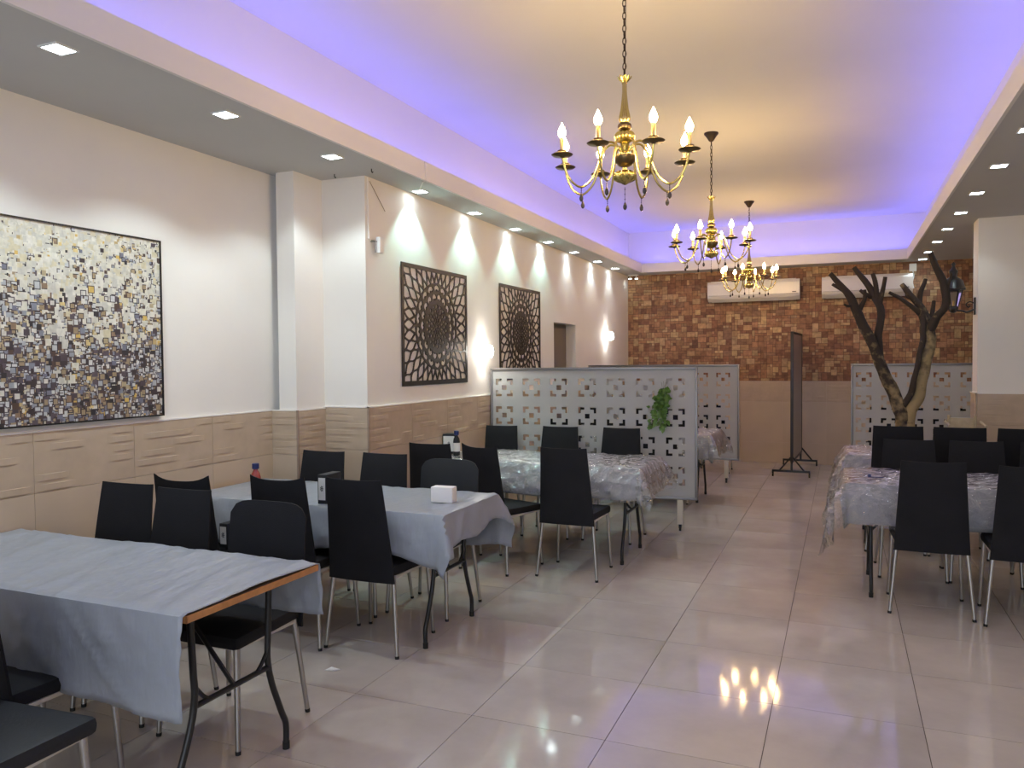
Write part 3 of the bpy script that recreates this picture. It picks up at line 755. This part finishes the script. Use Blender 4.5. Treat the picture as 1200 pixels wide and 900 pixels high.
# ------------------------------------------------------------------ bare tree
def tree():
    Y = 8.1
    def P(x, y, dy=0):                                         # measured on the tree's own plane; dy gives depth
        a = 840+x/3; b = 280+y/3
        X = .541+(x-660)*.00246-(0); Z = .927+(650-y)*.00256
        return Vector((X-.02*0, dy, Z))
    root = thing('bare_tree', 'bare pruned tree with brown branches standing by the right-hand column', 'tree', (.55, Y, 0))
    def branch(pts, rad, light0, light1, nm, bumps=.14):
        q = spline(pts, 5); N = len(q); r = [0]*N; m = MB()
        for i in range(N):
            t = i/(N-1); k = t*(len(rad)-1); a = int(min(k, len(rad)-2)); r[i] = (rad[a]+(rad[a+1]-rad[a])*(k-a))*(1+bumps*noise.noise(q[i]*9+Vector((0, 0, 4))))
            q[i] = q[i]+Vector((noise.noise(q[i]*7), noise.noise(q[i]*7+Vector((5, 0, 0))), 0))*.014
        m.tube([p-Vector((.55, 0, 0)) for p in q], r, 10)
        cols = []
        for f in m.f:
            i = min(v for v in f)//10; t = i/(N-1); l = light0+(light1-light0)*t; cols.append((l, l, l))
        return m, cols
    mains = [
     ([Vector((.56, 0, 0)), Vector((.54, 0, .45)), P(655, 640), P(640, 590), P(610, 510), P(575, 430, -.03), P(540, 340, -.06), P(500, 260, -.1), P(470, 190, -.14), P(440, 150, -.17), P(400, 100, -.2)], [.085, .075, .065, .06, .055, .05, .045, .04, .03, .022], .32, -.1),
     ([Vector((.60, 0, 0)), Vector((.59, 0, .45)), P(672, 640), P(700, 560, .02), P(718, 480, .02), P(733, 400, .03), P(742, 330, .03), P(728, 270, .05), P(705, 215, .07), P(650, 140, .1)], [.075, .065, .062, .058, .058, .058, .055, .045, .035, .022], .55, .05),
    ]
    for k, (p, r, a, b) in enumerate(mains):
        m, c = branch(p, r, a, b, 'trunk'); m.build('trunk', 'bark', root, c)
    subs = [
     ([P(572, 420), P(568, 340, .03), P(578, 235, .06), P(558, 185, .1), P(520, 120, .12), P(480, 68, .14)], [.042, .036, .034, .032, .03, .022]),
     ([P(572, 205, .08), P(560, 150, .1), P(552, 96, .1)], [.028, .024, .02]),
     ([P(575, 210, .08), P(584, 165, .06), P(592, 112, .05)], [.028, .022, .017]),
     ([P(545, 182, .1), P(522, 172, .08), P(504, 156, .08)], [.024, .018, .014]),
     ([P(500, 235, -.1), P(517, 200, -.12), P(519, 162, -.14)], [.026, .02, .016]),
     ([P(465, 190, -.14), P(450, 165, -.1), P(405, 135, -.08)], [.024, .02, .014]),
     ([P(480, 215, -.12), P(460, 220, -.16), P(445, 214, -.18)], [.016, .012, .01]),
     ([P(712, 250, .06), P(690, 232, .03), P(650, 200, 0), P(605, 172, -.02)], [.03, .024, .02, .014]),
     ([P(708, 215, .07), P(716, 170, .1), P(730, 124, .12)], [.026, .022, .018]),
     ([P(690, 190, .08), P(672, 186, .1), P(668, 160, .12)], [.02, .016, .014]),
     ([P(738, 325, .03), P(765, 270, 0), P(790, 230, -.03), P(785, 160, -.06), P(760, 90, -.09), P(738, 38, -.1)], [.044, .038, .034, .036, .03, .024]),
     ([P(735, 305, .03), P(752, 262, .06), P(758, 205, .1)], [.03, .02, .016]),
     ([P(650, 600, 0), P(675, 540, -.05), P(692, 480, -.07), P(708, 400, -.05), P(722, 320, -.02), P(716, 260, .02)], [.03, .028, .026, .026, .026, .03]),
     ([P(785, 170, -.06), P(800, 140, -.1), P(806, 115, -.12)], [.016, .012, .009]),
    ]
    for p, r in subs:
        m, c = branch(p, r, -.02, -.1, 'branch'); m.build('branch', 'bark', root, c)
    MB().lathe([(.20, 0), (.21, .02), (.20, .16), (.16, .17), (.1, .18)], 24).build('base_block', 'partition_frame', root)
tree()

# ------------------------------------------------------------------ lantern on the column
def lantern():
    t = thing('wall_lantern', 'black carriage lantern bracketed to the side of the right column', 'wall lamp', (1.2, 8.8, 2.04))
    MB().box((-.014, -.035, -.085), (0, .035, .085), .005).build('back_plate', 'lantern_black', t)
    MB().tube(spline([(-.01, 0, -.03), (-.07, 0, -.055), (-.12, 0, -.04), (-.185, 0, -.035)], 5), .009, 8).tube(spline([(-.01, 0, .03), (-.05, 0, .045), (-.08, 0, .02), (-.06, 0, -.01), (-.045, 0, .01)], 5), .006, 6).build('arm', 'lantern_black', t)
    x = -.19
    MB().lathe([(.012, -.06), (.03, -.05), (.045, -.02), (.045, 0), (.05, .004)], 6, (x, 0, 0)).build('lantern_base', 'lantern_black', t)
    MB().lathe([(.044, .004), (.082, .165)], 6, (x, 0, 0)).build('glass_cage', 'glass_smoke', t)
    br = MB()
    for k in range(6):
        a = 2*PI*k/6; br.tube([(x+.046*math.cos(a), .046*math.sin(a), .002), (x+.084*math.cos(a), .084*math.sin(a), .167)], .0045, 5)
    br.build('cage_bars', 'lantern_black', t)
    MB().lathe([(.010, .01), (.010, .06)], 8, (x, 0, 0)).build('candle', 'candle_sleeve', t)
    MB().lathe([(.108, .165), (.112, .175), (.100, .20), (.085, .255), (.045, .285), (.03, .30), (.035, .33), (.04, .35), (.02, .375), (.012, .40), (.02, .42), (.004, .44)], 12, (x, 0, 0)).build('roof', 'lantern_black', t)
lantern()
# ------------------------------------------------------------------ chairs
def backrest_mesh(w0, w1, z0, z1, lean, mname, rnd=.0, sag=.006, th=.030, y0=-.205):
    nx, nz = 12, 12; V = []; F = []
    def pt(i, j, side):
        u = -1+2*i/nx; v = j/nz; z = z0+(z1-z0)*v
        hw = (w0+(w1-w0)*v)/2
        if rnd:
            d = max(0, v-(1-rnd))/rnd; hw *= 1-.13*(1-math.sqrt(max(0, 1-d*d)))
        z += (sag*abs(u)**3 if not rnd else -.02*abs(u)**6)*max(0, (v-.6)/.4)
        yy = y0-lean*v**1.3-.012*math.sin(PI*v)*0
        tt = th*(1-.35*v)/2; ed = (1-abs(u)**8); ez = 1-abs(2*v-1)**14
        yy += side*tt*(.35+.65*ed*ez)+.012*(u*u)
        return (u*hw, yy, z)
    for s in (-1, 1):
        for j in range(nz+1):
            for i in range(nx+1): V.append(pt(i, j, s))
    n = (nx+1)*(nz+1)
    for j in range(nz):
        for i in range(nx):
            a = j*(nx+1)+i; b = a+1; c = b+nx+1; d = a+nx+1
            F.append((a, b, c, d)); F.append((n+d, n+c, n+b, n+a))
    def side(a, b): F.append((b, a, n+a, n+b))
    for i in range(nx): side(i, i+1); k = nz*(nx+1); side(k+i+1, k+i)
    for j in range(nz): side((j+1)*(nx+1), j*(nx+1)); side(j*(nx+1)+nx, (j+1)*(nx+1)+nx)
    return MB().add(V, F, True).mesh('backrest', mname)
def seat_mesh(mname, wd=.42, dp=.43, zt=.475, th=.055):
    b = MB().box((-wd/2, -dp/2+.01, zt-th), (wd/2, dp/2, zt), .022)
    for i, v in enumerate(b.v):
        x, y, z = v; k = .93+.07*(y+dp/2)/dp; b.v[i] = (x*k, y, z-(.008 if y > dp/2-.05 else 0))
    return b.mesh('seat', mname)
LEG = {}
for sx in (-1, 1):
    for sy in (-1, 1):
        if sy < 0: pts = [(sx*.185, -.175, .425), (sx*.224, -.212, 0)]
        else: pts = [(sx*.190, .180, .425), (sx*.210, .205, 0)]
        a, b = Vector(pts[0]), Vector(pts[1])
        LEG[(sx, sy)] = MB().tube([a, a.lerp(b, .97)], [.0135, .0105], 10).mesh('leg', 'leg_metal')
        LEG[(sx, sy, 'f')] = MB().tube([a.lerp(b, .965), b], [.0115, .011], 10).mesh('foot_cap', 'rubber')
FR = MB()
FR.box((-.19, -.192, .408), (.19, -.168, .424), .002).box((-.19, .165, .404), (.19, .189, .42), .002).box((-.195, -.18, .404), (-.175, .18, .42), .002).box((.175, -.18, .404), (.195, .18, .42), .002)
FRM = FR.mesh('seat_frame', 'frame_pale')
KIND = {
 'taper': (seat_mesh('black_fabric'), backrest_mesh(.405, .338, .385, .93, .065, 'black_fabric')),
 'round': (seat_mesh('black_leather', .44), backrest_mesh(.43, .42, .385, .905, .045, 'black_leather', rnd=.09)),
 'soft': (seat_mesh('black_fabric', .44), backrest_mesh(.435, .425, .385, .915, .05, 'black_fabric', rnd=.05)),
 'sagging': (seat_mesh('black_fabric'), backrest_mesh(.405, .345, .385, .915, .065, 'black_fabric', sag=.024)),
 'peaked': (seat_mesh('black_fabric'), backrest_mesh(.405, .355, .385, .905, .065, 'black_fabric', sag=.035)),
 'tall': (seat_mesh('black_fabric'), backrest_mesh(.40, .35, .385, 1.01, .06, 'black_fabric', sag=.002)),
}
def chair(kind, x, y, rz, label, group=None):
    s, b = KIND[kind]
    t = thing('dining_chair', label, 'chair', (x, y, 0), math.radians(rz), group)
    link('seat', s, t); link('backrest', b, t); link('seat_frame', FRM, t)
    for k in ((-1, -1), (1, -1), (-1, 1), (1, 1)):
        l = link('leg', LEG[k], t); link('foot_cap', LEG[(*k, 'f')], l)
    return t
GA = 'black chairs at the front left table'; GB = 'black chairs at the middle left table'; GC = 'black chairs at the left table before the screen'; GD = 'black chairs at the right tables'
# front-left table, near side
chair('taper', -2.67, 1.86, 0, 'black chair at the left frame edge, its seat tucked under the nearest tablecloth', GA)
chair('round', -2.30, 1.45, 4, 'black chair seat in the bottom left corner of the photo, backrest out of frame', GA)
# front-left table, far side
chair('taper', -3.36, 2.64, 182, 'black chair nearest the wall on the far side of the front table', GA)
chair('taper', -2.945, 2.60, 180, 'middle black chair on the far side of the front table', GA)
chair('soft', -2.395, 2.57, 180, 'broad black chair behind the front table, the one nearest its wooden end', GA)
# middle-left table, near side
chair('taper', -2.345, 3.665, 0, 'black chair nearest the aisle at the middle table, full back to camera', GB)
chair('sagging', -2.80, 3.60, 3, 'black chair second from the aisle on the near side of the middle table', GB)
chair('peaked', -3.34, 3.45, 6, 'black chair with a rumpled peaked top, by the wall at the middle table', GB)
# middle-left table, far side
chair('taper', -3.285, 4.17, 180, 'black chair against the wall pier on the far side of the middle table', GB)
chair('taper', -2.80, 4.18, 180, 'middle black chair on the far side of the middle table, before the tiled wall corner', GB)
chair('round', -2.36, 4.28, 179, 'rounded dark grey leatherette chair behind the napkin dispenser', GB)
# third table
chair('taper', -1.785, 5.385, 0, 'black chair nearest the aisle with its back to camera at the plastic-covered left table', GC)
chair('sagging', -2.35, 5.36, -18, 'black chair turned askew between the grey rounded chair and the plastic-covered left table', GC)
chair('taper', -2.84, 5.36, 2, 'black chair farthest from the aisle on the near side of the plastic-covered left table', GC)
chair('taper', -2.955, 6.48, 184, 'leftmost of the three black chairs facing camera before the near grey screen', GC)
chair('taper', -2.385, 6.53, 181, 'middle of the three black chairs facing camera before the near grey screen', GC)
chair('taper', -1.825, 6.55, 178, 'rightmost of three black chairs facing camera before the near grey screen, left of ivy', GC)
# right tables
chair('taper', .495, 5.40, 0, 'large black chair with its back to camera at the near right table, nearest the aisle', GD)
chair('taper', .995, 5.33, -2, 'black chair cut by the right frame edge at the near right table', GD)
chair('taper', .46, 6.22, 180, 'black chair on the far side of the near right table, nearest the aisle', GD)
chair('taper', .90, 6.24, 180, 'black chair second from the aisle on the far side of the near right table', GD)
chair('taper', 1.34, 6.22, 180, 'black chair third from the aisle on the far side of the near right table', GD)
chair('tall', .405, 7.0, 0, 'higher-backed black chair nearest the aisle, in front of the tree trunk', GD)
chair('tall', .825, 7.0, 0, 'higher-backed black chair right of the tree, below the far right screen', GD)
chair('tall', 1.25, 7.0, 0, 'higher-backed black chair at the right frame edge in front of the column', GD)

# chairs glimpsed through the cut-outs and under the screens
GE = 'black chairs glimpsed through the perforated screens'
for k, x in enumerate((-2.72, -2.20, -1.72)):
    wh = ['leftmost', 'middle', 'rightmost'][k]
    chair('taper', x, 8.12, 0, f'{wh} black chair just behind the near grey screen, back to camera, seen through its cut-outs', GE)
    chair('taper', x-.22, 9.36, 180, f'{wh} black chair facing camera before the second left screen, seen through the near screen', GE)
    chair('taper', x+.1, 11.0, 0, f'{wh} black chair behind the second left screen, seen through its cut-outs', GE)
    chair('taper', .50+.47*k, 10.9, 0, f'{wh} black chair behind the right grey screen, seen through its cut-outs', GE)

# ------------------------------------------------------------------ folding tables
def table(x0, x1, yc, label, wdt=.68, zt=.74, end=1, foot=.285):
    t = thing('folding_table', label, 'table', ((x0+x1)/2, yc, 0), 0, 'long folding tables'); cx = (x0+x1)/2
    hw = (x1-x0)/2; th = .024
    MB().box((-hw+.002, -wdt/2+.002, zt-th), (hw-.002, wdt/2-.002, zt-.001)).build('tabletop', 'table_under', t)
    e = MB().box((-hw, -wdt/2, zt-th), (-hw+.006, wdt/2, zt), .002).box((hw-.006, -wdt/2, zt-th), (hw, wdt/2, zt), .002).box((-hw, -wdt/2, zt-th), (hw, -wdt/2+.006, zt), .002).box((-hw, wdt/2-.006, zt-th), (hw, wdt/2, zt), .002)
    part_label(e.build('edge_band', 'wood_edge', t), 'orange-brown wooden edge')
    for s in (-1, 1):
        X = s*(hw-.13)
        for q in (-1, 1):
            pts = spline([(X, q*.20, zt-th), (X, q*.19, .5), (X, q*.185, .40), (X, q*.205, .30), (X, q*(foot-.025), .16), (X, q*foot, .10), (X, q*foot, .015)], 4)
            l = MB().tube(pts, .0125, 10).build('leg', 'black_metal', t)
            MB().tube([(X, q*foot, 0), (X, q*foot, .03)], .0145, 10).build('foot_cap', 'rubber', l)
        MB().tube([(X, -.19, .365), (X, .19, .365)], .011, 8).tube(spline([(X, -.19, .44), (X, -.15, .39), (X, -.12, .365)], 4), .008, 6).tube(spline([(X, .19, .44), (X, .15, .39), (X, .12, .365)], 4), .008, 6).build('crossbar', 'black_metal', t)
        MB().tube([(X, 0, .37), (X-s*.32, 0, zt-th)], .009, 6).build('brace', 'black_metal', t)
    return t
ZT = .74
table(-3.695, -1.914, 2.195, 'nearest folding table at the front left with its orange wood end showing')
table(-3.69, -1.93, 3.93, 'second folding table on the left, holding the napkin dispenser')
table(-3.10, -1.39, 5.98, 'third folding table on the left, under crinkled clear plastic before the screen')
table(.05, 1.85, 5.78, 'folding table at the right with black chairs on its near side')
table(.06, 1.86, 7.38, 'farther folding table at the right before the tree')
table(-3.05, -1.30, 8.75, 'folding table standing between the two left screens')

# cloths ------------------------------------------------------------------
def cloth(name, x0, x1, y0, y1, oh, label, cat, m, seed, z=ZT+.003, amp=.006, foldamp=.016, hemn=.03, nseg=.022, group=None, flare=.05, corner=None, wfreq=1.0, cor=.45):
    """sheet laid over a table rectangle; oh = overhang (x-, x+, y-, y+)"""
    sx0, sx1, sy0, sy1 = x0-oh[0], x1+oh[1], y0-oh[2], y1+oh[3]
    nx = int((sx1-sx0)/nseg); ny = int((sy1-sy0)/nseg); V = []
    sd = Vector((seed*3.1, seed*1.7, seed))
    for j in range(ny+1):
        for i in range(nx+1):
            s = sx0+(sx1-sx0)*i/nx; t = sy0+(sy1-sy0)*j/ny
            # irregular hem
            if oh[2] > .05: t = y0-(y0-t)*(1+hemn*3*noise.noise(Vector((s*2.2, 0, 0))+sd)) if t < y0 else t
            if oh[3] > .05: t = y1+(t-y1)*(1+hemn*3*noise.noise(Vector((s*2.2, 9, 0))+sd)) if t > y1 else t
            if oh[1] > .05: s = x1+(s-x1)*(1+hemn*4*noise.noise(Vector((t*3.2, 5, 0))+sd)) if s > x1 else s
            dx = (s-x1) if s > x1 else ((x0-s) if s < x0 else 0); sgx = 1 if s > x1 else -1
            dy = (t-y1) if t > y1 else ((y0-t) if t < y0 else 0); sgy = 1 if t > y1 else -1
            X = min(max(s, x0), x1); Y = min(max(t, y0), y1); Z = z
            q = s+.25*t; w1 = 1-4*abs(noise.noise(Vector((q*6*wfreq, t*1.3*wfreq, 1))+sd)); w2 = 1-4*abs(noise.noise(Vector((q*13+t*3, t*3.5, 2))+sd))
            if dx == 0 and dy == 0:
                Z += max(0, amp*(w1*.8+w2*.35))+.0005
            else:
                hy = math.hypot(dx, dy); ux, uy = dx/hy, dy/hy; sm = min(dx, dy); h = max(dx, dy)+.22*sm
                Z = z-max(0, h-.012) if h > .012 else z-h*.3
                al = (s if uy > .5 else t)+h*.3
                fold = foldamp*min(1, h/.12)*(noise.noise(Vector((s*7*wfreq+t*7*wfreq, h*2.2, 6))+sd)+.6*noise.noise(Vector((s*17+t*17, h*6, 7))+sd)+.35*noise.noise(Vector((s*31, t*31, 7))+sd))
                out = .007+flare*.35*math.sin(min(1, h/.3)*PI*.62)+abs(fold)+cor*sm
                X += sgx*ux*out; Y += sgy*uy*out
            V.append((X, Y, max(Z, .02)))
    F = [(j*(nx+1)+i, j*(nx+1)+i+1, (j+1)*(nx+1)+i+1, (j+1)*(nx+1)+i) for j in range(ny) for i in range(nx)]
    o = MB().add(V, F, True).build(name, m)
    if m != 'clear_plastic':
        sol = o.modifiers.new('thickness', 'SOLIDIFY'); sol.thickness = .0012; sol.offset = 1
    return tag(o, label, cat, group)
GT = 'sheets over the tables'
cloth('tablecloth', -3.69, -1.918, 1.852, 2.538, (0, 0, .34, .23), 'bluish white plastic tablecloth on the nearest table, hanging deep at the front', 'tablecloth', 'plastic_cloth', 1, amp=.010, foldamp=.020, flare=.03, group=GT)
cloth('tablecloth', -3.66, -1.92, 3.585, 4.275, (0, .17, .25, .33), 'pale plastic tablecloth on the table with the napkin dispenser, corner puffed out over the aisle', 'tablecloth', 'plastic_cloth', 2, foldamp=.02, flare=.14, hemn=.10, group=GT, cor=.35)
cloth('tablecloth', -3.08, -1.38, 5.635, 6.325, (0, .10, .25, .22), 'grey tablecloth under clear plastic on the left table before the screen', 'tablecloth', 'gray_cloth', 3, foldamp=.012, group=GT)
cloth('plastic_cover', -3.08, -1.37, 5.62, 6.34, (0, .22, .25, .24), 'crinkled clear plastic cover on the left table before the screen', 'plastic sheet', 'clear_plastic', 4, z=ZT+.009, amp=.012, foldamp=.03, flare=.22, hemn=.12, group=GT, wfreq=1.6, cor=.4)
cloth('tablecloth', .04, 1.84, 5.435, 6.125, (.10, .05, .28, .25), 'grey tablecloth on the nearer right table, under clear plastic', 'tablecloth', 'gray_cloth', 5, foldamp=.012, group=GT)
cloth('plastic_cover', .03, 1.85, 5.42, 6.14, (.42, .05, .28, .26), 'crinkled clear plastic cover spilling off the left end of the nearer right table', 'plastic sheet', 'clear_plastic', 6, z=ZT+.009, amp=.012, foldamp=.04, flare=.2, hemn=.12, group=GT, wfreq=1.6, cor=.4)
cloth('tablecloth', .05, 1.85, 7.035, 7.725, (.12, .05, .28, .25), 'pale tablecloth on the farther right table before the tree', 'tablecloth', 'gray_cloth', 7, foldamp=.012, group=GT)
cloth('plastic_cover', .04, 1.86, 7.02, 7.74, (.40, .05, .26, .26), 'clear plastic cover spilling off the left end of the farther right table', 'plastic sheet', 'clear_plastic', 8, z=ZT+.009, amp=.012, foldamp=.04, flare=.2, hemn=.12, group=GT, wfreq=1.6, cor=.4)
cloth('tablecloth', -3.04, -1.29, 8.405, 9.095, (0, .15, .28, .25), 'grey tablecloth on the table between the two left screens', 'tablecloth', 'gray_cloth', 9, foldamp=.012, group=GT)
cloth('plastic_cover', -3.04, -1.28, 8.39, 9.11, (0, .25, .30, .26), 'clear plastic cover on the table between the two left screens', 'plastic sheet', 'clear_plastic', 10, z=ZT+.009, amp=.012, foldamp=.03, flare=.2, hemn=.12, group=GT, wfreq=1.6)

# ------------------------------------------------------------------ things on the tables
TOP = ZT+.008
t = thing('napkin_dispenser', 'small white napkin dispenser on the middle left table', 'napkin dispenser', (-2.075, 3.90, TOP), math.radians(4))
MB().box((-.066, -.035, 0), (.066, .035, .088), .006).build('body', 'napkin', t)
nb = MB()
for k in range(7): nb.box((.064, -.028, .008+k*.010), (.0685, .028, .014+k*.010))
nb.build('napkin_stack', 'paper_white', t)
def bottle(x, y, z, label, red=True, h=.24):
    t = thing('sauce_bottle', label, 'bottle', (x, y, z), 0, 'bottles on the left tables')
    MB().lathe([(.026, 0), (.029, .006), (.029, h*.55), (.024, h*.68), (.013, h*.78), (.012, h*.84)], 18).build('bottle_body', 'bottle_red' if red else 'black_leather', t)
    MB().lathe([(.0296, h*.16), (.0298, h*.17), (.0298, h*.5), (.0296, h*.51)], 18).build('bottle_label', 'paper_white' if not red else 'bottle_red', t)
    MB().lathe([(.016, h*.82), (.021, h*.83), (.021, h*.99), (.018, h)], 16).build('bottle_cap', 'blue_cap', t)
def menu_box(x, y, z, rz, label, w_=.05, d=.15, h=.15):
    t = thing('napkin_holder', label, 'holder', (x, y, z), math.radians(rz), 'black table holders')
    MB().box((-w_/2, -d/2, 0), (w_/2, d/2, h), .004).build('body', 'black_leather', t)
    part_label(MB().box((-w_/2+.007, -d/2-.0015, .022), (w_/2-.007, -d/2+.001, h-.018)).build('front_label', 'paper_white', t), 'white label with a small black emblem')
    g_ = MB(); r = random.Random(4)
    cz = h/2+.004
    for k in range(7):                                          # little black scribble emblem
        a = k*2*PI/7; g_.box((.0085*math.cos(a)-.0022, -d/2-.0022, cz+.013*math.sin(a)-.003), (.0085*math.cos(a)+.0022, -d/2-.0012, cz+.013*math.sin(a)+.003))
    g_.box((-.002, -d/2-.0022, cz-.010), (.002, -d/2-.0012, cz+.010)).box((-.008, -d/2-.0022, cz-.0015), (.006, -d/2-.0012, cz+.0015))
    g_.build('emblem', 'black_metal', t)

bottle(-3.26, 3.72, TOP, 'small bottle with dark blue cap on the middle left table near the wall', True, .19)
bottle(-2.96, 5.80, TOP+.012, 'bottle with blue cap on the plastic-covered left table', False, .205)
menu_box(-3.07, 5.90, TOP+.012, 12, 'black napkin holder beside the blue-capped bottle on the plastic-covered left table', .11, .10, .17)
menu_box(-2.69, 3.675, TOP, 2, 'black napkin holder with white emblem label on the middle left table', .058, .15, .165)
menu_box(-3.262, 3.49, .485, 0, 'black napkin holder with white emblem label standing lower, on a chair seat', .058, .09, .14)
tag(MB().box((-.045, -.008, 0), (.045, .008, .004), .001).box((-.05, -.014, 0), (-.03, .014, .02), .003).build('bottle_opener', 'blue_cap', None, None, (.21, 5.60, TOP+.014)), 'small dark object lying on the plastic of the nearer right table', 'tool')

# pale wooden high chair beside the column
t = thing('high_chair', 'pale wooden high chair standing between the tree and the column', 'high chair', (1.07, 8.35, 0))
for x in (-.12, .12):
    for y in (-.14, .14): MB().tube([(x*1.25, y*1.2, 0), (x, y, .60)], .016, 8).build('leg', 'pale_wood', t)
MB().box((-.15, -.16, .58), (.15, .16, .61), .006).build('seat', 'pale_wood', t)
for x in (-.12, .10): MB().tube([(x, .15, .6), (x, .17, .99)], .013, 8).build('back_post', 'pale_wood', t)
MB().box((-.11, .15, .72), (.09, .168, .965), .004).build('backrest', 'pale_wood', t)
MB().box((-.17, -.22, .80), (.15, -.02, .815), .005).build('tray', 'pale_wood', t)
for x in (-.15, .14): MB().tube([(x, .155, .93), (x, -.18, .91)], .011, 8).build('arm', 'pale_wood', t)

tag(MB().add([(0, 0, .0), (.05, .006, .001), (.07, .03, .002), (.02, .028, .001), (0, 0, .003), (.05, .006, .010), (.07, .03, .006), (.02, .028, .012)], [(0,3,2,1),(4,5,6,7),(0,1,5,4),(1,2,6,5),(2,3,7,6),(3,0,4,7)])
    .build('paper_scrap', 'paper_white', None, None, (-2.38, 3.19, 0)), 'crumpled white paper scrap on the floor by the front left table', 'paper')
